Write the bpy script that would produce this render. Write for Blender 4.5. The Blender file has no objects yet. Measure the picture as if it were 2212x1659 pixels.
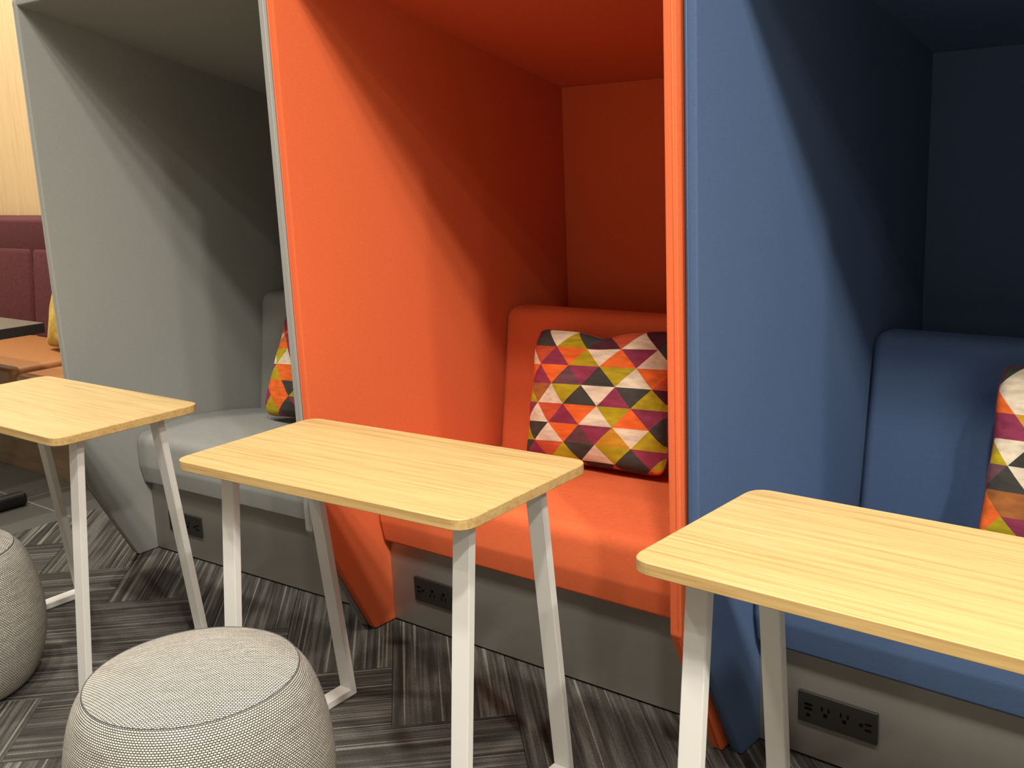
import bpy, bmesh, math, random
from mathutils import Vector, Matrix

# ------------------------------------------------------------------ camera
scene = bpy.context.scene
COL = scene.collection
IMG_W = 2212.0
CAM = Vector((2.1838, -1.7812, 1.3689))
YAW, PITCH, ROLL, FPX = 0.6874, 0.2147, -0.0445, 2246.43
fw = Vector((-math.sin(YAW) * math.cos(PITCH), math.cos(YAW) * math.cos(PITCH), -math.sin(PITCH)))
rt = Vector((math.cos(YAW), math.sin(YAW), 0))
up = rt.cross(fw)
r2 = rt * math.cos(ROLL) + up * math.sin(ROLL)
u2 = -rt * math.sin(ROLL) + up * math.cos(ROLL)
cam_data = bpy.data.cameras.new('camera')
cam_data.sensor_fit = 'HORIZONTAL'
cam_data.sensor_width = 36.0
cam_data.lens = 36.0 * FPX / IMG_W
cam_data.clip_start = 0.05
cam = bpy.data.objects.new('camera', cam_data)
cam.matrix_world = Matrix(((r2.x, u2.x, -fw.x, CAM.x), (r2.y, u2.y, -fw.y, CAM.y),
                           (r2.z, u2.z, -fw.z, CAM.z), (0, 0, 0, 1)))
COL.objects.link(cam)
scene.camera = cam

# ------------------------------------------------------------------ light and exposure
vs = scene.view_settings
vs.view_transform = 'Standard'
vs.look = 'None'
vs.gamma = 1.0
vs.use_curve_mapping = False
vs.exposure = -0.27

world = bpy.data.worlds.new('world')
scene.world = world
world.use_nodes = True
world.node_tree.nodes['Background'].inputs[0].default_value = (0.92, 0.95, 1.0, 1)
world.node_tree.nodes['Background'].inputs[1].default_value = 0.12

CEIL_Z = 4.65


def downlight(x, y, watts, size=0.12, color=(1.0, 0.945, 0.84), spread=150):
    d = bpy.data.lights.new('downlight', 'AREA')
    d.shape = 'DISK'
    d.size = size
    d.energy = watts
    d.color = color
    d.spread = math.radians(spread)
    o = bpy.data.objects.new('downlight', d)
    o.location = (x, y, CEIL_Z - 0.02)
    COL.objects.link(o)


for lx, ly, lw in ((-1.5, -1.6, 85), (0.5, -1.6, 85), (2.5, -1.9, 165), (4.5, -2.2, 310), (6.5, -2.4, 370)):   # row in front of the tables
    downlight(lx, ly, lw, 0.24)
for lx, ly, lw in ((4.4, -3.4, 40), (6.4, -3.6, 60), (8.6, -3.4, 70), (2.0, -3.0, 45)):      # row further out in the room; last lamp is fill added for the hoods
    downlight(lx, ly, lw)
for lx in (-4.2, -3.1):                                  # over the bench by the veneer wall
    downlight(lx, 0.25, 100)

# ------------------------------------------------------------------ helpers


def tag(o, label=None, cat=None, group=None, kind=None):
    if label: o['label'] = label
    if cat: o['category'] = cat
    if group: o['group'] = group
    if kind: o['kind'] = kind
    return o


def link(name, me, mat=None, parent=None, smooth=False):
    o = bpy.data.objects.new(name, me)
    COL.objects.link(o)
    if mat is not None and not me.materials:
        me.materials.append(mat)
    if parent is not None:
        o.parent = parent
    if smooth:
        for p in me.polygons:
            p.use_smooth = True
    return o


def bm_obj(name, bm, mat=None, parent=None, smooth=False):
    bmesh.ops.recalc_face_normals(bm, faces=bm.faces)
    me = bpy.data.meshes.new(name)
    bm.to_mesh(me)
    bm.free()
    return link(name, me, mat, parent, smooth)


def empty(name, loc=(0, 0, 0), rz=0.0):
    o = bpy.data.objects.new(name, None)
    o.location = loc
    o.rotation_euler = (0, 0, rz)
    o.empty_display_size = 0.1
    COL.objects.link(o)
    return o


def box_bm(x0, x1, y0, y1, z0, z1, bevel=0.0, seg=2):
    bm = bmesh.new()
    bmesh.ops.create_cube(bm, size=1.0)
    for v in bm.verts:
        v.co = Vector(((x0 + x1) / 2 + v.co.x * (x1 - x0), (y0 + y1) / 2 + v.co.y * (y1 - y0),
                       (z0 + z1) / 2 + v.co.z * (z1 - z0)))
    if bevel > 0:
        bmesh.ops.bevel(bm, geom=list(bm.edges), offset=bevel, segments=seg, profile=0.5, affect='EDGES')
    return bm


def round_poly(pts, radii, seg=6):
    """fillet the corners of a closed 2-D polygon"""
    out = []
    n = len(pts)
    for i in range(n):
        p = Vector(pts[i]); a = Vector(pts[i - 1]); b = Vector(pts[(i + 1) % n])
        r = radii[i] if isinstance(radii, (list, tuple)) else radii
        if r <= 0:
            out.append(p); continue
        d1 = (a - p).normalized(); d2 = (b - p).normalized()
        ang = math.acos(max(-1, min(1, d1.dot(d2))))
        t = min(r / math.tan(ang / 2), (a - p).length * 0.49, (b - p).length * 0.49)
        p0 = p + d1 * t; p1 = p + d2 * t
        for k in range(seg + 1):
            s = k / seg
            out.append(p0 * (1 - s) ** 2 + p * 2 * s * (1 - s) + p1 * s ** 2)
    return out


def densify(pts, step):
    out = []
    n = len(pts)
    for i in range(n):
        a = pts[i]; b = pts[(i + 1) % n]
        k = max(1, int((b - a).length / step))
        for j in range(k):
            out.append(a.lerp(b, j / k))
    return out


def inset_poly(pts, d):
    n = len(pts)
    area = sum(pts[i].x * pts[(i + 1) % n].y - pts[(i + 1) % n].x * pts[i].y for i in range(n))
    s = 1 if area > 0 else -1
    out = []
    for i in range(n):
        a, p, b = pts[i - 1], pts[i], pts[(i + 1) % n]
        e1 = (p - a).normalized(); e2 = (b - p).normalized()
        nrm = Vector((-(e1.y + e2.y), e1.x + e2.x)) * s
        if nrm.length < 1e-6:
            out.append(p.copy()); continue
        out.append(p + nrm.normalized() * d)
    return out


def loft(sections, cap=True):
    """sections: list of closed loops of 3-D points with equal length"""
    bm = bmesh.new()
    loops = [[bm.verts.new(p) for p in s] for s in sections]
    n = len(loops[0])
    for a, b in zip(loops[:-1], loops[1:]):
        for i in range(n):
            bm.faces.new((a[i], a[(i + 1) % n], b[(i + 1) % n], b[i]))
    if cap:
        bm.faces.new(loops[0]); bm.faces.new(loops[-1])
    return bm


def extrude_x(pts, x0, x1, r=0.0, seg=5, puff=0.0, mid=1):
    """a (y, z) profile swept along x with rounded ends"""
    secs = []
    xs = []
    if r > 0:
        for k in range(seg + 1):
            a = (k / seg) * math.pi / 2
            xs.append((x0 + r * (1 - math.sin(a)) if False else x0 + r * (1 - math.cos(a)), r * (1 - math.sin(a))))
    else:
        xs.append((x0, 0))
    body = [(x0 + r + (x1 - x0 - 2 * r) * k / (mid + 1), 0) for k in range(1, mid + 1)]
    tail = [(x1 - (x - x0), d) for x, d in reversed(xs)]
    for x, d in xs + body + tail:
        q = inset_poly(pts, d) if d > 1e-6 else pts
        s = [Vector((x, p.x, p.y)) for p in q]
        secs.append(s)
    return loft(secs)


def tube_bm(path, r, seg=6, closed=False):
    bm = bmesh.new()
    rings = []
    n = len(path)
    for i, p in enumerate(path):
        if closed:
            t = (path[(i + 1) % n] - path[i - 1]).normalized()
        else:
            t = (path[min(i + 1, n - 1)] - path[max(i - 1, 0)]).normalized()
        a = Vector((1, 0, 0)) if abs(t.x) < 0.8 else Vector((0, 0, 1))
        s = t.cross(a).normalized(); q = t.cross(s)
        rings.append([bm.verts.new(p + (s * math.cos(2 * math.pi * k / seg) + q * math.sin(2 * math.pi * k / seg)) * r)
                      for k in range(seg)])
    m = n if closed else n - 1
    for i in range(m):
        a, b = rings[i], rings[(i + 1) % n]
        for k in range(seg):
            bm.faces.new((a[k], a[(k + 1) % seg], b[(k + 1) % seg], b[k]))
    if not closed:
        bm.faces.new(rings[0]); bm.faces.new(rings[-1])
    return bm

# ------------------------------------------------------------------ materials


def new_mat(name):
    m = bpy.data.materials.new(name)
    m.use_nodes = True
    nt = m.node_tree
    return m, nt, nt.nodes['Principled BSDF']


def N(nt, t, **kw):
    n = nt.nodes.new(t)
    for k, v in kw.items():
        setattr(n, k, v)
    return n


def ramp(nt, fac, stops):
    r = N(nt, 'ShaderNodeValToRGB')
    els = r.color_ramp.elements
    while len(els) < len(stops):
        els.new(0.5)
    for e, (p, c) in zip(els, stops):
        e.position = p
        e.color = (*c, 1) if len(c) == 3 else c
    nt.links.new(fac, r.inputs[0])
    return r


def noise(nt, vec, scale, detail=3.0, rough=0.55):
    n = N(nt, 'ShaderNodeTexNoise')
    n.inputs['Scale'].default_value = scale
    n.inputs['Detail'].default_value = detail
    n.inputs['Roughness'].default_value = rough
    if vec is not None:
        nt.links.new(vec, n.inputs['Vector'])
    return n


def coords(nt, scale=(1, 1, 1), kind='Object'):
    tc = N(nt, 'ShaderNodeTexCoord')
    mp = N(nt, 'ShaderNodeMapping')
    mp.inputs['Scale'].default_value = scale
    nt.links.new(tc.outputs[kind], mp.inputs['Vector'])
    return mp.outputs[0]


def mul(c, k):
    return tuple(min(1, x * k) for x in c)


def fabric(name, col, rib=(60, 60, 900), contrast=0.10, bump=0.25, sheen=0.15, rough=0.9):
    m, nt, b = new_mat(name)
    v = coords(nt, rib)
    n1 = noise(nt, v, 1.0, 2.0)
    v2 = coords(nt, (1, 1, 1))
    n2 = noise(nt, v2, 180.0, 2.0)
    mx = N(nt, 'ShaderNodeMix', data_type='FLOAT')
    mx.inputs[0].default_value = 0.4
    nt.links.new(n1.outputs[0], mx.inputs[2]); nt.links.new(n2.outputs[0], mx.inputs[3])
    r = ramp(nt, mx.outputs[0], [(0.3, mul(col, 1 - contrast)), (0.7, mul(col, 1 + contrast))])
    nt.links.new(r.outputs[0], b.inputs['Base Color'])
    b.inputs['Roughness'].default_value = rough
    b.inputs['Specular IOR Level'].default_value = 0.2
    b.inputs['Sheen Weight'].default_value = sheen
    b.inputs['Sheen Roughness'].default_value = 0.5
    b.inputs['Sheen Tint'].default_value = (*mul(col, 1.6), 1)
    bp = N(nt, 'ShaderNodeBump')
    bp.inputs['Strength'].default_value = bump
    bp.inputs['Distance'].default_value = 0.001
    nt.links.new(mx.outputs[0], bp.inputs['Height'])
    nt.links.new(bp.outputs[0], b.inputs['Normal'])
    return m


def plain(name, col, rough=0.5, metal=0.0, spec=0.5):
    m, nt, b = new_mat(name)
    b.inputs['Base Color'].default_value = (*col, 1)
    b.inputs['Roughness'].default_value = rough
    b.inputs['Metallic'].default_value = metal
    b.inputs['Specular IOR Level'].default_value = spec
    n = noise(nt, coords(nt), 60.0, 2.0)
    r = ramp(nt, n.outputs[0], [(0.3, (rough * 0.9,) * 3), (0.7, (min(1, rough * 1.1),) * 3)])
    nt.links.new(r.outputs[0], b.inputs['Roughness'])
    return m


def wood(name, light, mid, dark, stretch=(1.6, 38, 38), rough=0.42, fine=4.0):
    m, nt, b = new_mat(name)
    v = coords(nt, stretch)
    n1 = noise(nt, v, 1.0, 4.0, 0.6)
    v2 = coords(nt, tuple(s * fine for s in stretch))
    n2 = noise(nt, v2, 1.0, 3.0, 0.6)
    mx = N(nt, 'ShaderNodeMix', data_type='FLOAT')
    mx.inputs[0].default_value = 0.5
    nt.links.new(n1.outputs[0], mx.inputs[2]); nt.links.new(n2.outputs[0], mx.inputs[3])
    r = ramp(nt, mx.outputs[0], [(0.36, dark), (0.47, mid), (0.60, light)])
    nt.links.new(r.outputs[0], b.inputs['Base Color'])
    b.inputs['Roughness'].default_value = rough
    b.inputs['Specular IOR Level'].default_value = 0.35
    bp = N(nt, 'ShaderNodeBump')
    bp.inputs['Strength'].default_value = 0.06
    bp.inputs['Distance'].default_value = 0.001
    nt.links.new(mx.outputs[0], bp.inputs['Height'])
    nt.links.new(bp.outputs[0], b.inputs['Normal'])
    return m


M_GREY = fabric('grey_upholstery', (0.245, 0.248, 0.236))
M_ORANGE = fabric('orange_upholstery', (0.58, 0.112, 0.038))
M_BLUE = fabric('blue_upholstery', (0.052, 0.086, 0.168))
M_MAROON = fabric('maroon_tweed', (0.078, 0.021, 0.024), rib=(160, 160, 50), contrast=0.45, bump=0.4)
M_TAN = plain('tan_leather', (0.29, 0.115, 0.032), 0.42)
M_YELLOW = fabric('mustard_velvet', (0.42, 0.29, 0.06), rib=(40, 40, 40), contrast=0.35, bump=0.3)
M_OAK = wood('light_oak_laminate', (0.475, 0.34, 0.155), (0.425, 0.29, 0.121), (0.335, 0.212, 0.078), stretch=(1.9, 85, 85), fine=3.0)
M_OAKEDGE = wood('light_oak_edge_band', (0.46, 0.315, 0.130), (0.41, 0.27, 0.105), (0.34, 0.215, 0.08))
M_VENEER = wood('pale_wall_veneer', (0.66, 0.47, 0.24), (0.62, 0.43, 0.21), (0.56, 0.38, 0.18), stretch=(30, 30, 1.0))
M_BENCHWOOD = wood('brown_bench_wood', (0.155, 0.10, 0.053), (0.125, 0.078, 0.04), (0.09, 0.054, 0.027), stretch=(1.2, 30, 30))
M_WHITE = plain('white_powder_coat', (0.55, 0.54, 0.515), 0.45)
M_BLACK = plain('black_metal', (0.006, 0.0055, 0.005), 0.45, spec=0.3)
M_DARKTOP = plain('dark_table_top', (0.075, 0.062, 0.050), 0.45)
M_DARKEDGE = plain('dark_table_edge', (0.012, 0.010, 0.009), 0.5)
M_PLATE = plain('black_plastic', (0.016, 0.0145, 0.0135), 0.5, spec=0.25)
M_SLOT = plain('socket_hole_black', (0.0015, 0.0015, 0.0015), 0.7, spec=0.05)
M_CEIL = plain('ceiling_paint', (0.84, 0.83, 0.80), 0.9)
M_PAINT = plain('wall_paint', (0.74, 0.72, 0.69), 0.9)
M_TILE = plain('dark_floor_tile', (0.050, 0.047, 0.041), 0.5)
M_GROUT = plain('floor_grout', (0.17, 0.155, 0.13), 0.9)
M_WELT = fabric('plum_welt', (0.20, 0.03, 0.05))


def plinth_material():
    m, nt, b = new_mat('brushed_grey_metal')
    n = noise(nt, coords(nt, (3, 3, 9)), 1.0, 4.0)
    r = ramp(nt, n.outputs[0], [(0.3, (0.30, 0.285, 0.255)), (0.75, (0.36, 0.345, 0.315))])
    nt.links.new(r.outputs[0], b.inputs['Base Color'])
    b.inputs['Metallic'].default_value = 0.75
    rr = ramp(nt, n.outputs[0], [(0.3, (0.40,) * 3), (0.75, (0.30,) * 3)])
    nt.links.new(rr.outputs[0], b.inputs['Roughness'])
    return m


M_PLINTH = plinth_material()


def carpet_material():
    m, nt, b = new_mat('striped_carpet')
    tc = N(nt, 'ShaderNodeTexCoord')
    oi = N(nt, 'ShaderNodeObjectInfo')
    add = N(nt, 'ShaderNodeVectorMath', operation='MULTIPLY_ADD')
    nt.links.new(oi.outputs['Color'], add.inputs[0])
    add.inputs[1].default_value = (11.0, 17.0, 3.0)
    nt.links.new(tc.outputs['Object'], add.inputs[2])

    def n_at(scale, detail, rough=0.6):
        mp = N(nt, 'ShaderNodeMapping')
        mp.inputs['Scale'].default_value = scale
        nt.links.new(add.outputs[0], mp.inputs['Vector'])
        return noise(nt, mp.outputs[0], 1.0, detail, rough)
    wide = n_at((1.6, 16, 1), 1.0)
    mid = n_at((2.4, 75, 1), 2.0)
    fine = n_at((300, 300, 1), 1.0)
    lines = n_at((1.0, 120, 1), 0.0)
    a = N(nt, 'ShaderNodeMix', data_type='FLOAT'); a.inputs[0].default_value = 0.62
    nt.links.new(wide.outputs[0], a.inputs[2]); nt.links.new(mid.outputs[0], a.inputs[3])
    base = ramp(nt, a.outputs[0], [(0.36, (0.028, 0.026, 0.0235)), (0.50, (0.055, 0.0515, 0.047)), (0.64, (0.112, 0.107, 0.097))])
    lr = ramp(nt, lines.outputs[0], [(0.66, (0, 0, 0)), (0.72, (1, 1, 1))])
    mx = N(nt, 'ShaderNodeMix', data_type='RGBA')
    nt.links.new(lr.outputs[0], mx.inputs[0])
    nt.links.new(base.outputs[0], mx.inputs[6]); mx.inputs[7].default_value = (0.165, 0.157, 0.142, 1)
    fr = ramp(nt, fine.outputs[0], [(0.3, (0.72,) * 3), (0.7, (1.2,) * 3)])
    mm = N(nt, 'ShaderNodeMix', data_type='RGBA', blend_type='MULTIPLY')
    mm.inputs[0].default_value = 1.0
    nt.links.new(mx.outputs[2], mm.inputs[6]); nt.links.new(fr.outputs[0], mm.inputs[7])
    nt.links.new(mm.outputs[2], b.inputs['Base Color'])
    b.inputs['Roughness'].default_value = 1.0
    b.inputs['Specular IOR Level'].default_value = 0.05
    bp = N(nt, 'ShaderNodeBump'); bp.inputs['Strength'].default_value = 0.6; bp.inputs['Distance'].default_value = 0.003
    sm = N(nt, 'ShaderNodeMath', operation='ADD')
    nt.links.new(mid.outputs[0], sm.inputs[0]); nt.links.new(fine.outputs[0], sm.inputs[1])
    nt.links.new(sm.outputs[0], bp.inputs['Height']); nt.links.new(bp.outputs[0], b.inputs['Normal'])
    return m


M_CARPET = carpet_material()


def pouf_material():
    m, nt, b = new_mat('woven_pouf_fabric')
    tc = N(nt, 'ShaderNodeTexCoord')
    br = N(nt, 'ShaderNodeTexBrick')
    nt.links.new(tc.outputs['UV'], br.inputs['Vector'])
    br.inputs['Scale'].default_value = 1.0
    br.inputs['Color1'].default_value = (0.60, 0.56, 0.47, 1)
    br.inputs['Color2'].default_value = (0.46, 0.43, 0.37, 1)
    br.inputs['Mortar'].default_value = (0.045, 0.045, 0.05, 1)
    br.inputs['Mortar Size'].default_value = 0.0011
    br.inputs['Mortar Smooth'].default_value = 0.4
    br.inputs['Brick Width'].default_value = 0.0062
    br.inputs['Row Height'].default_value = 0.0043
    mp = N(nt, 'ShaderNodeMapping'); mp.inputs['Scale'].default_value = (14, 160, 1)
    nt.links.new(tc.outputs['UV'], mp.inputs['Vector'])
    n = noise(nt, mp.outputs[0], 1.0, 2.0)
    nr = ramp(nt, n.outputs[0], [(0.3, (0.78,) * 3), (0.65, (1.1,) * 3)])
    mm = N(nt, 'ShaderNodeMix', data_type='RGBA', blend_type='MULTIPLY'); mm.inputs[0].default_value = 1.0
    nt.links.new(br.outputs[0], mm.inputs[6]); nt.links.new(nr.outputs[0], mm.inputs[7])
    nt.links.new(mm.outputs[2], b.inputs['Base Color'])
    b.inputs['Roughness'].default_value = 0.9
    b.inputs['Specular IOR Level'].default_value = 0.15
    bp = N(nt, 'ShaderNodeBump'); bp.inputs['Strength'].default_value = 0.35; bp.inputs['Distance'].default_value = 0.001
    bp.invert = True
    nt.links.new(br.outputs['Fac'], bp.inputs['Height']); nt.links.new(bp.outputs[0], b.inputs['Normal'])
    return m


M_POUF = pouf_material()
M_SEAMDARK = fabric('dark_grey_seam_thread', (0.06, 0.06, 0.065))


def velvet(name, col):
    m, nt, b = new_mat(name)
    n = noise(nt, coords(nt, (14, 60, 60)), 1.0, 3.0)
    r = ramp(nt, n.outputs[0], [(0.3, mul(col, 0.74)), (0.7, mul(col, 1.22))])
    nt.links.new(r.outputs[0], b.inputs['Base Color'])
    b.inputs['Roughness'].default_value = 0.75
    b.inputs['Specular IOR Level'].default_value = 0.2
    b.inputs['Sheen Weight'].default_value = 0.25
    b.inputs['Sheen Tint'].default_value = (*mul(col, 1.5), 1)
    return m


VELVET = {k: velvet('velvet_' + n, c) for k, n, c in (
    ('w', 'cream', (0.70, 0.58, 0.43)), ('o', 'orange', (0.76, 0.135, 0.022)), ('r', 'rust', (0.52, 0.085, 0.035)),
    ('m', 'magenta', (0.25, 0.035, 0.075)), ('k', 'charcoal', (0.050, 0.047, 0.040)), ('y', 'mustard', (0.40, 0.30, 0.012)),
    ('b', 'brown', (0.32, 0.11, 0.03)), ('p', 'purple_grey', (0.13, 0.055, 0.065)), ('a', 'amber', (0.52, 0.25, 0.02)),
    ('n', 'aubergine', (0.075, 0.016, 0.028)))}

# ------------------------------------------------------------------ room shell
X0, X1, Y0, Y1 = -5.2, 9.5, -7.5, 1.40
CARPET_X = -1.84


def struct(name, bm, mat, parent=None, label=None):
    o = bm_obj(name, bm, mat, parent)
    if parent is None:
        o['kind'] = 'structure'
        if label: o['label'] = label
    return o


floor = struct('floor', box_bm(X0, X1, Y0, Y1, -0.08, -0.010), M_GROUT,
               label='dark floor of striped herringbone carpet planks and grey tiles')
struct('wall_back', box_bm(X0, X1, Y1, Y1 + 0.1, -0.08, CEIL_Z), M_VENEER, label='pale wood veneer wall behind the booths')
struct('wall_left', box_bm(X0 - 0.1, X0, Y0, Y1, -0.08, CEIL_Z), M_PAINT, label='painted wall at the left end')
struct('wall_right', box_bm(X1, X1 + 0.1, Y0, Y1, -0.08, CEIL_Z), M_PAINT, label='painted wall at the right end')
struct('wall_front', box_bm(X0, X1, Y0 - 0.1, Y0, -0.08, CEIL_Z), M_PAINT, label='painted wall behind the viewer')
struct('ceiling', box_bm(X0, X1, Y0, Y1, CEIL_Z, CEIL_Z + 0.1), M_CEIL, label='white painted ceiling')

# carpet planks in a 45 degree herringbone, each plank 1 x 3 modules
PW = 0.3127
V0, U0 = 0.180, 0.430
rnd = random.Random(4)


def plank_mesh(length, width):
    g = 0.0007
    bm = box_bm(-length / 2 + g, length / 2 - g, -width / 2 + g, width / 2 - g, -0.0095, 0.0)
    bmesh.ops.bevel(bm, geom=[e for e in bm.edges if all(v.co.z > -0.001 for v in e.verts)], offset=0.0012, segments=1, affect='EDGES')
    bmesh.ops.recalc_face_normals(bm, faces=bm.faces)
    me = bpy.data.meshes.new('carpet_plank')
    bm.to_mesh(me); bm.free()
    me.materials.append(M_CARPET)
    return me


plank_me = plank_mesh(3 * PW, PW)
seen = set()
for k in range(-30, 31):
    for m in range(-6, 7):
        du, dv = k * PW + 3 * m * PW, k * PW - 3 * m * PW
        for kind in (0, 1):
            if kind == 0:      # long side along u
                uc, vc, ang = U0 + du - 1.5 * PW, V0 + dv + 0.5 * PW, -math.pi / 4
            else:              # long side along v
                uc, vc, ang = U0 + du + 0.5 * PW, V0 + dv + PW - 1.5 * PW, math.pi / 4
            x = (uc + vc) / math.sqrt(2); y = (vc - uc) / math.sqrt(2)
            if not (CARPET_X - 0.42 < x < 3.4 and -2.5 < y < 0.75):
                continue
            o = bpy.data.objects.new('carpet_plank', plank_me)
            o.location = (x, y, 0)
            o.rotation_euler = (0, 0, ang)
            o.color = (rnd.random() * 3, rnd.random() * 3, rnd.random(), 1)
            reach = 0.665
            if x - reach < CARPET_X:
                mw = Matrix.Translation((x, y, 0)) @ Matrix.Rotation(ang, 4, 'Z')
                bm = bmesh.new(); bm.from_mesh(plank_me)
                co = mw.inverted() @ Vector((CARPET_X, y, 0)); no = mw.inverted().to_3x3() @ Vector((-1, 0, 0))
                bmesh.ops.bisect_plane(bm, geom=bm.verts[:] + bm.edges[:] + bm.faces[:], plane_co=co, plane_no=no, clear_outer=True)
                if len(bm.faces) < 3:
                    bm.free(); bpy.data.objects.remove(o); continue
                me = bpy.data.meshes.new('carpet_plank'); bm.to_mesh(me); bm.free()
                if not me.materials: me.materials.append(M_CARPET)
                o.data = me
            COL.objects.link(o)
            o.parent = floor

# floor tiles left of the carpet
bm_obj('grout_bed', box_bm(-4.9, CARPET_X, -1.99, 0.813, -0.0098, -0.0022), M_GROUT, floor)
rows = [(-1.99, -1.39), (-1.385, -0.985), (-0.98, -0.385), (-0.38, 0.213), (0.219, 0.813)]
for i, (ya, yb) in enumerate(rows):
    xr = CARPET_X - 0.004
    first = 0.41 if i % 2 == 0 else 0.62
    for j in range(5):
        w_ = first if j == 0 else 0.6
        bm = box_bm(xr - w_ + 0.003, xr - 0.003, ya, yb, -0.0095, -0.001, 0.0012, 1)
        bm_obj('floor_tile', bm, M_TILE, floor)
        xr -= w_

# ------------------------------------------------------------------ booths
W = 1.1254           # inner width
T = 0.028            # side panel thickness
H, RS, D = 1.9013, 0.2506, 1.2145
ZK, YF, YP, YSB, ZSB = 0.3612, 0.1829, 0.2641, 0.2355, 0.266


def roof_z(y):
    return H - RS * y


def panel_bm(x0, x1):
    pts = [Vector(p) for p in ((0, ZK), (YF, 0.002), (D + 0.04, 0.002), (D + 0.04, roof_z(D + 0.04) + 0.03), (0, roof_z(0) + 0.03))]
    pts = round_poly(pts, [0.02, 0.012, 0.004, 0.01, 0.015], 4)
    return extrude_x(pts, x0, x1, 0.004, 3, mid=0)


def front_seam_path(x):
    return [Vector((x, -0.0005, 1.90)), Vector((x, -0.0005, 1.1)), Vector((x, -0.0005, ZK + 0.02)),
            Vector((x, 0.006, ZK - 0.014)), Vector((x, YF - 0.006, 0.012))]


def make_outlet(parent, flip, root_y):
    plate = bm_obj('power_outlet', box_bm(-0.0915, 0.0915, -0.004, 0.004, -0.0375, 0.0375, 0.0015, 1), M_PLATE, parent)
    plate.location = (0.1915, root_y - 0.0035, 0.130)
    tag(plate, label='black four gang power outlet plate')
    if flip:
        plate.rotation_euler = (0, math.pi, 0)
    yy = -0.0040

    def slot(x, z, w, h, name='socket_slot'):
        bm_obj(name, box_bm(x - w / 2, x + w / 2, yy - 0.0009, yy + 0.001, z - h / 2, z + h / 2), M_SLOT, plate)
    slot(-0.066, 0.009, 0.018, 0.0055, 'usb_port'); slot(-0.066, -0.001, 0.018, 0.0055, 'usb_port')
    slot(-0.066, -0.017, 0.008, 0.008)
    for cx in (-0.026, 0.018):
        slot(cx - 0.008, 0.008, 0.004, 0.010); slot(cx + 0.008, 0.008, 0.004, 0.010); slot(cx, -0.006, 0.009, 0.008)
    slot(0.056, 0.000, 0.009, 0.006); slot(0.072, 0.006, 0.014, 0.004, 'usb_port'); slot(0.072, -0.008, 0.014, 0.004, 'usb_port')


def make_booth(name, label, loc, rz, mat, flip):
    root = empty(name, loc, rz)
    tag(root, label, 'seating booth', 'hooded seating booths in a row')
    for nm, x0, x1, sx in (('side_panel', -T, 0.0, -0.021), ('side_panel', W, W + T, W + 0.021)):
        p = bm_obj(nm, panel_bm(x0, x1), mat, root, True)
        bm_obj('seam_piping', tube_bm(front_seam_path(sx), 0.0019, 5), mat, p, True)
    # hood roof, back panel
    prof = [Vector((0.0, roof_z(0))), Vector((D + 0.035, roof_z(D + 0.035))), Vector((D + 0.035, roof_z(D + 0.035) + 0.028)), Vector((0.0, roof_z(0) + 0.028))]
    bm_obj('roof_panel', extrude_x(round_poly(prof, 0.008, 3), 0.0, W, 0, mid=0), mat, root, False)
    bm_obj('back_panel', box_bm(0.0, W, D, D + 0.032, 0.27, roof_z(D) - 0.001, 0.003), mat, root, False)
    # seat cushion
    prof = [(YSB, ZSB), (0.222, 0.335), (0.224, 0.452), (0.45, 0.470), (0.66, 0.448), (0.90, 0.405), (0.90, ZSB)]
    pts = round_poly([Vector(p) for p in prof], [0.012, 0.06, 0.045, 0.2, 0.2, 0.01, 0.01], 8)
    bm_obj('seat_cushion', extrude_x(pts, 0.002, W - 0.002, 0.016, 5, mid=1), mat, root, True)
    # backrest cushion
    prof = [(0.785, 0.405), (0.855, 0.884), (0.975, 0.884), (0.93, 0.405)]
    pts = round_poly([Vector(p) for p in prof], [0.02, 0.05, 0.04, 0.005], 8)
    bm_obj('backrest_cushion', extrude_x(pts, 0.003, W - 0.003, 0.030, 6, mid=1), mat, root, True)
    # plinth with power outlet
    bm_obj('plinth', box_bm(0.0, W, YP, D, 0.006, ZSB - 0.001, 0.001, 1), M_PLINTH, root)
    bm_obj('plinth_base', box_bm(0.004, W - 0.004, YP + 0.006, D - 0.01, 0.0, 0.008), M_BLACK, root)
    make_outlet(root, flip, YP)
    return root


make_booth('seating_booth', 'grey upholstered hooded booth beside the maroon bench', (-1.1816, -0.0556, 0), 0.0473, M_GREY, False)
make_booth('seating_booth', 'bright orange upholstered hooded booth between the grey and navy booths', (0, 0, 0), 0.0, M_ORANGE, True)
make_booth('seating_booth', 'navy blue upholstered hooded booth at the right', (1.1903, 0.0119, 0), -0.0372, M_BLUE, False)

# ------------------------------------------------------------------ laptop tables
TW, TD, TZ, TT = 0.8362, 0.4264, 0.7396, 0.022
INS, WL, YT, YB, TH = 0.0557, 0.0427, 0.1267, 0.1981, 0.020


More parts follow.
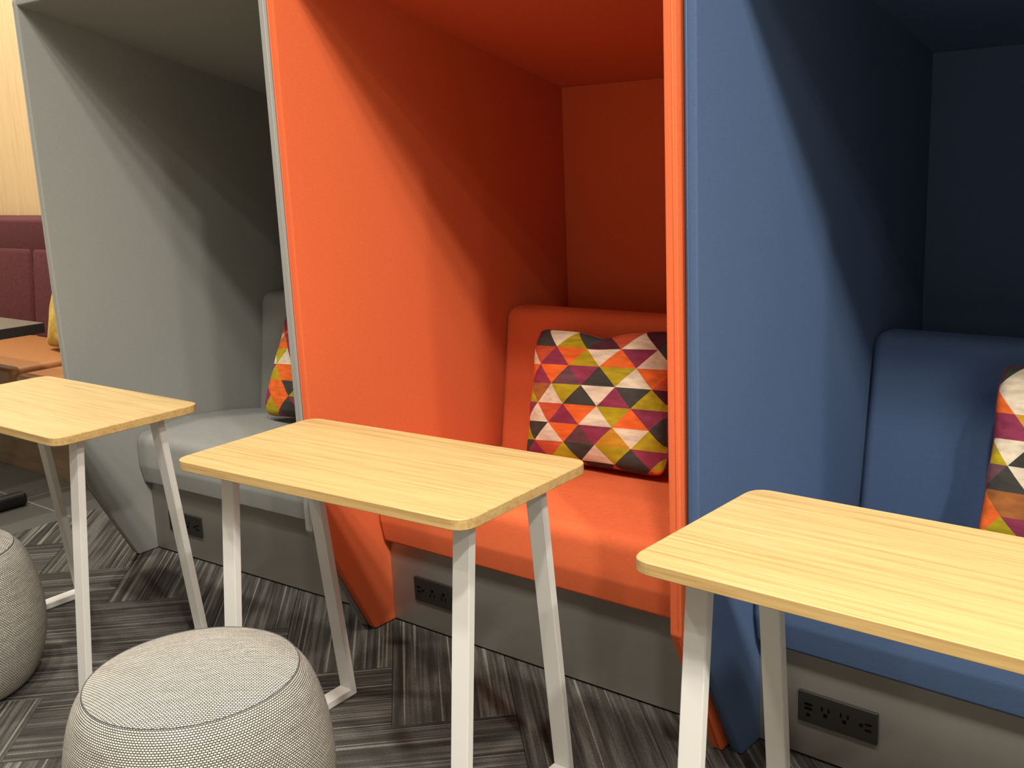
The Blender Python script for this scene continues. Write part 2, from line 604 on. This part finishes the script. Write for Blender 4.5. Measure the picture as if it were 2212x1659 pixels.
def make_table(label, loc, rz):
    root = empty('laptop_table', loc, rz)
    tag(root, label, 'table', 'small oak tables in front of the booths')
    c = [Vector((-TW / 2, -TD / 2)), Vector((TW / 2, -TD / 2)), Vector((TW / 2, TD / 2)), Vector((-TW / 2, TD / 2))]
    pts = round_poly(c, 0.042, 8)
    secs = []
    for z, d in ((TZ - TT, 0.0015), (TZ - TT + 0.0015, 0), (TZ - 0.0015, 0), (TZ, 0.0015)):
        q = inset_poly(pts, d) if d else pts
        secs.append([Vector((p.x, p.y, z)) for p in q])
    bm = loft(secs)
    bm.faces.ensure_lookup_table()
    top = bm_obj('tabletop', bm, None, root)
    top.data.materials.append(M_OAK); top.data.materials.append(M_OAKEDGE)
    for p in top.data.polygons:
        p.material_index = 0 if p.normal.z > 0.9 else 1
    zu = TZ - TT
    for s in (-1, 1):
        xa, xb = sorted((s * (TW / 2 - INS), s * (TW / 2 - INS - WL)))
        for sy in (-1, 1):
            pts = [(sy * YT, zu - 0.002), (sy * YB, 0.001), (sy * (YB - TH * 1.02), TH), (sy * (YT - TH), zu - 0.002)]
            bm = loft([[Vector((x, y, z)) for y, z in pts] for x in (xa, xb)])
            bmesh.ops.recalc_face_normals(bm, faces=bm.faces)
            bmesh.ops.bevel(bm, geom=[e for e in bm.edges if abs(e.verts[0].co.x - e.verts[1].co.x) < 1e-6], offset=0.002, segments=2, affect='EDGES')
            bm_obj('leg', bm, M_WHITE, root)
        pts = [(-YB, 0.001), (YB, 0.001), (YB - TH * 1.02, TH), (-YB + TH * 1.02, TH)]
        bm = loft([[Vector((x, y, z)) for y, z in pts] for x in (xa, xb)])
        bmesh.ops.recalc_face_normals(bm, faces=bm.faces)
        bmesh.ops.bevel(bm, geom=list(bm.edges), offset=0.0012, segments=1, affect='EDGES')
        bm_obj('foot_bar', bm, M_WHITE, root)
        bm_obj('top_rail', box_bm(xa, xb, -YT + TH, YT - TH, zu - 0.004, zu - 0.0002), M_WHITE, root)
    return root


make_table('oak topped white legged table in front of the grey booth', (-0.6852, -0.3731, 0), 0.0141)
make_table('oak topped white legged table in front of the orange booth, behind the pale pouf', (0.5681, -0.2956, 0), 0.0513)
make_table('oak topped white legged table in front of the navy booth', (1.7539, -0.2706, 0), -0.0251)

# ------------------------------------------------------------------ poufs


def make_pouf(label, loc, rz=0.0):
    root = empty('pouf', loc, rz)
    tag(root, label, 'pouf', 'round woven poufs')
    hs, rs = 0.400, 0.206
    seg = 72
    # side wall: profile of (radius, height)
    ctrl = [(0.180, 0.004), (0.212, 0.022), (0.242, 0.075), (0.259, 0.145), (0.2625, 0.20), (0.258, 0.26), (0.246, 0.32), (0.228, 0.37), (rs, hs)]
    prof = []
    for i in range(len(ctrl) - 1):
        p0 = Vector(ctrl[max(i - 1, 0)]); p1 = Vector(ctrl[i]); p2 = Vector(ctrl[i + 1]); p3 = Vector(ctrl[min(i + 2, len(ctrl) - 1)])
        for k in range(4):
            t = k / 4
            prof.append(0.5 * ((2 * p1) + (p2 - p0) * t + (2 * p0 - 5 * p1 + 4 * p2 - p3) * t * t + (3 * p1 - p0 - 3 * p2 + p3) * t ** 3))
    prof.append(Vector(ctrl[-1]))

    def lathe(prof, planar):
        bm = bmesh.new()
        uv = bm.loops.layers.uv.new('UVMap')
        rings = []
        arc = [0.0]
        for a, b in zip(prof[:-1], prof[1:]):
            arc.append(arc[-1] + (b - a).length)
        for p in prof:
            rings.append([bm.verts.new((p.x * math.cos(2 * math.pi * k / seg), p.x * math.sin(2 * math.pi * k / seg), p.y)) for k in range(seg)])
        for i in range(len(prof) - 1):
            for k in range(seg):
                f = bm.faces.new((rings[i][k], rings[i][(k + 1) % seg], rings[i + 1][(k + 1) % seg], rings[i + 1][k]))
                for lp, (kk, ii) in zip(f.loops, ((k, i), (k + 1, i), (k + 1, i + 1), (k, i + 1))):
                    if planar:
                        lp[uv].uv = (lp.vert.co.x + 1, lp.vert.co.y + 1)
                    else:
                        lp[uv].uv = (kk / seg * 1.4, arc[ii])
                f.smooth = True
        return bm, rings
    bm, rings = lathe(prof, False)
    bm.faces.new(rings[0])
    bm_obj('pouf_side', bm, M_POUF, root)
    cp = []
    for k in range(13):
        s = k / 12
        r_ = rs * (1 - s) + 0.004 * s
        cp.append(Vector((r_, hs + 0.026 * (1 - (r_ / rs) ** 3.0))))
    bm, rings = lathe(cp, True)
    uvl = bm.loops.layers.uv.active
    f = bm.faces.new(rings[-1])
    for lp in f.loops:
        lp[uvl].uv = (lp.vert.co.x + 1, lp.vert.co.y + 1)
    bm_obj('pouf_top', bm, M_POUF, root)
    path = [Vector(((rs + 0.0003) * math.cos(2 * math.pi * k / 96), (rs + 0.0003) * math.sin(2 * math.pi * k / 96), hs + 0.0003)) for k in range(96)]
    bm_obj('seam', tube_bm(path, 0.0011, 5, True), M_SEAMDARK, root, True)
    return root


make_pouf('pale grey woven pouf in front of the middle oak table', (0.476, -0.734, 0), 0.9)
make_pouf('grey woven pouf cut off by the left edge, beside the left oak table', (-0.71, -0.745, 0), 0.3)

# ------------------------------------------------------------------ patterned pillows
# rows of velvet triangles from the top down; first letter colours the triangle that starts at the left edge
PILLOW_ROWS = ['yknykrnwynkr', 'wnkwyknrwnky', 'mwrmoywomwkn', 'womopmkyworm', 'kybwykwmkynw', 'omwrmowyomkw', 'wykwopmawykr', 'ykmrykwykmyo', 'rrkrorkrkrow']
PILLOW_ROWS_GREY = ['mokwroykmwok', 'oomrkwyomkwr', 'oomokwrmywok', 'mwommkwoyrkm', 'mwywmokwrmyk', 'wmyookmwryok', 'wmookyrmwkoy', 'omyokmwyroym', 'kyymkwyokrmw']
PILLOW_ROWS_NAVY = ['mkwwrkoymwok', 'kkwnwykorwmk', 'oowwykmrowky', 'mmmayowkrmwo', 'yywkwwmoykrw', 'kpkwwyrmokwy', 'wobbomwkyrow', 'yoymkwrokymw', 'koykrmwyokmr']


def make_pillow(name, label, centre, rot, rows, size=(0.50, 0.43), depth=0.075, base=0.1145, rowh=0.0585, shift=0.0, group='patchwork pillows in the booths', first=0):
    root = empty(name, centre, 0)
    root.rotation_euler = rot
    tag(root, label, 'pillow', group)
    w, h = size
    for side in (-1, 1):
        bm = bmesh.new()
        mats = list(VELVET.keys())
        for ri in range(9):
            row = rows[(ri) % len(rows)]
            ytop = 0.036 + (4 - ri) * rowh
            for ci in range(-1, 11):
                # alternating triangles: parity decides the direction
                x = -w / 2 + shift + ci * base / 2
                downp = (ci + ri + first) % 2 == 1
                if downp:
                    tri = [(x + base / 2, ytop), (x - base / 2, ytop), (x, ytop - rowh)]
                else:
                    tri = [(x - base / 2, ytop - rowh), (x + base / 2, ytop - rowh), (x, ytop)]
                ch = row[(ci + 1 + (0 if side < 0 else 4)) % len(row)]
                vs_ = [bm.verts.new((a, b, 0)) for a, b in tri]
                f = bm.faces.new(vs_)
                f.material_index = mats.index(ch)
        for co, no in (((-w / 2, 0, 0), (-1, 0, 0)), ((w / 2, 0, 0), (1, 0, 0)), ((0, -h / 2, 0), (0, -1, 0)), ((0, h / 2, 0), (0, 1, 0))):
            bmesh.ops.bisect_plane(bm, geom=bm.verts[:] + bm.edges[:] + bm.faces[:], plane_co=co, plane_no=no, clear_outer=True)
        bmesh.ops.triangulate(bm, faces=bm.faces[:])
        for _ in range(3):
            bmesh.ops.subdivide_edges(bm, edges=bm.edges[:], cuts=1, use_grid_fill=True)
        bmesh.ops.remove_doubles(bm, verts=bm.verts, dist=1e-5)
        ph = random.Random(len(label))
        pa, pb, pc = ph.random() * 6, ph.random() * 6, ph.random() * 6
        for v in bm.verts:
            s, t = v.co.x / (w / 2), v.co.y / (h / 2)
            v.co = pillow_pt(s, t, side, w, h, depth, pa, pb, pc)
        me = bpy.data.meshes.new('pillow_cover')
        if side > 0:
            bmesh.ops.reverse_faces(bm, faces=bm.faces[:])
        bm.to_mesh(me); bm.free()
        for k in mats: me.materials.append(VELVET[k])
        # lay the picture side (-z before rotation) toward local -y: rotate so x=x, y->z, z->y
        o = link('front_cover' if side < 0 else 'back_cover', me, None, root, True)
    path = []
    n = 40
    for k in range(4 * n):
        q, f_ = divmod(k, n)
        f_ = f_ / n * 2 - 1
        s, t = ((f_, -1), (1, f_), (-f_, 1), (-1, -f_))[q]
        path.append(pillow_pt(s, t, 1, w, h, depth, pa, pb, pc))
    bm_obj('welt', tube_bm(path, 0.0024, 6, True), M_WELT, root, True)
    return root


def pillow_pt(s, t, side, w, h, depth, pa, pb, pc):
    # sides bow in, corners stay pointed, cover bulges
    bow = 0.055
    x = s * (w / 2) * (1 - bow * (1 - t * t) * s * s)
    z = t * (h / 2) * (1 - bow * 1.5 * (1 - s * s) * t * t)
    c = 1 - 0.075 * (s * t) ** 6
    x *= c; z *= c
    z -= 0.016 * math.exp(-((s - 0.05) / 0.22) ** 2) * max(0.0, t) ** 4
    e = max(0.0, (1 - s * s) * (1 - t * t)) ** 0.40
    wr = 0.006 * math.sin(7 * s + pa) * math.sin(6 * t + pb) * e
    edge = (abs(s) ** 8 + abs(t) ** 8) * 0.004 * math.sin(9 * (s - t) + pc)
    y = side * (depth * e + wr) + edge
    return Vector((x, y, z))


make_pillow('throw_pillow', 'multicoloured triangle patterned pillow leaning in the orange booth', (0.475, 0.705, 0.655),
            (math.radians(-16), math.radians(-2.5), math.radians(2)), PILLOW_ROWS)
make_pillow('throw_pillow', 'multicoloured triangle patterned pillow half hidden in the grey booth', (-0.663, 0.628, 0.668),
            (math.radians(-25), 0, math.radians(2.7)), PILLOW_ROWS_GREY)
make_pillow('throw_pillow', 'multicoloured triangle patterned pillow cut off at the right in the navy booth', (1.812, 0.680, 0.655),
            (math.radians(-16), 0, math.radians(-2)), PILLOW_ROWS_NAVY, size=(0.50, 0.43))

# ------------------------------------------------------------------ bench and cafe table at the left
bench = empty('banquette_bench', (-2.9, 0.46, 0))
tag(bench, 'maroon backed bench with tan leather seats against the pale wood wall', 'bench')


def rel(x0, x1, y0, y1, z0, z1, bevel=0.0, seg=3):
    return box_bm(x0 + 2.9, x1 + 2.9, y0 - 0.46, y1 - 0.46, z0, z1, bevel, seg)


BX0, BX1 = -5.0, -1.30
bm_obj('bench_base', rel(BX0, BX1, 0.46, 1.30, 0.0, 0.29), M_BENCHWOOD, bench)
bm_obj('base_rail', rel(BX0, BX1, 0.45, 0.47, 0.205, 0.345, 0.003, 1), M_BENCHWOOD, bench)
splits = [(-5.0, -3.92), (-3.91, -2.65), (-2.62, -1.31)]
for i, (a, b) in enumerate(splits):
    bm_obj('seat_cushion', rel(a, b, 0.425, 1.06, 0.345, 0.505 if i < 2 else 0.485, 0.03, 4), M_TAN, bench, True)
for a, b in ((-5.0, -4.25), (-4.24, -3.565), (-3.555, -2.88), (-2.87, -2.2), (-2.19, -1.32)):
    bm = rel(a, b, 1.0, 1.18, 0.48, 0.995, 0.035, 4)
    for v in bm.verts:
        v.co.y += (v.co.z - 0.48) * 0.10
    bm_obj('back_cushion', bm, M_MAROON, bench, True)
for a, b in ((-5.0, -4.30), (-4.29, -3.285), (-3.275, -2.25), (-2.24, -1.32)):
    bm_obj('headrest_panel', rel(a, b, 1.06, 1.385, 0.90, 1.150, 0.02, 3), M_MAROON, bench, True)

cafe = empty('cafe_table', (-2.9, 0.05, 0))
tag(cafe, 'dark topped cafe table in front of the maroon bench', 'table')
bm = box_bm(-0.60, 0.57, -0.41, 0.41, 0.695, 0.74, 0.002, 1)
ct = bm_obj('tabletop', bm, None, cafe)
ct.data.materials.append(M_DARKTOP); ct.data.materials.append(M_DARKEDGE)
for p in ct.data.polygons:
    p.material_index = 0 if p.normal.z > 0.9 else 1
pts = round_poly([Vector((-0.03, 0)), Vector((0.03, 0)), Vector((0.03, 0.06)), Vector((-0.03, 0.06))], 0.024, 4)
for cx in (-0.45, 0.725):
    secs = [[Vector((cx + p.x, y, p.y + 0.001)) for p in q] for y, q in ((-0.35, inset_poly(pts, 0.008)), (-0.34, pts), (0.13, pts), (0.14, inset_poly(pts, 0.008)))]
    bm_obj('foot_bar', loft(secs), M_BLACK, cafe)
    bm_obj('leg', box_bm(cx - 0.03, cx + 0.03, -0.13, -0.07, 0.04, 0.70, 0.006), M_BLACK, cafe)

yp = make_pillow('throw_pillow', 'mustard yellow pillow on the tan bench seat beside the grey booth', (-2.79, 0.86, 0.735), (math.radians(-16), 0, math.radians(-3)),
                 ['y' * 12] * 9, size=(0.46, 0.46), depth=0.07, group='yellow bench pillow')
for ch in yp.children:
    ch.data.materials.clear()
    ch.data.materials.append(M_YELLOW)
    for p in ch.data.polygons: p.material_index = 0
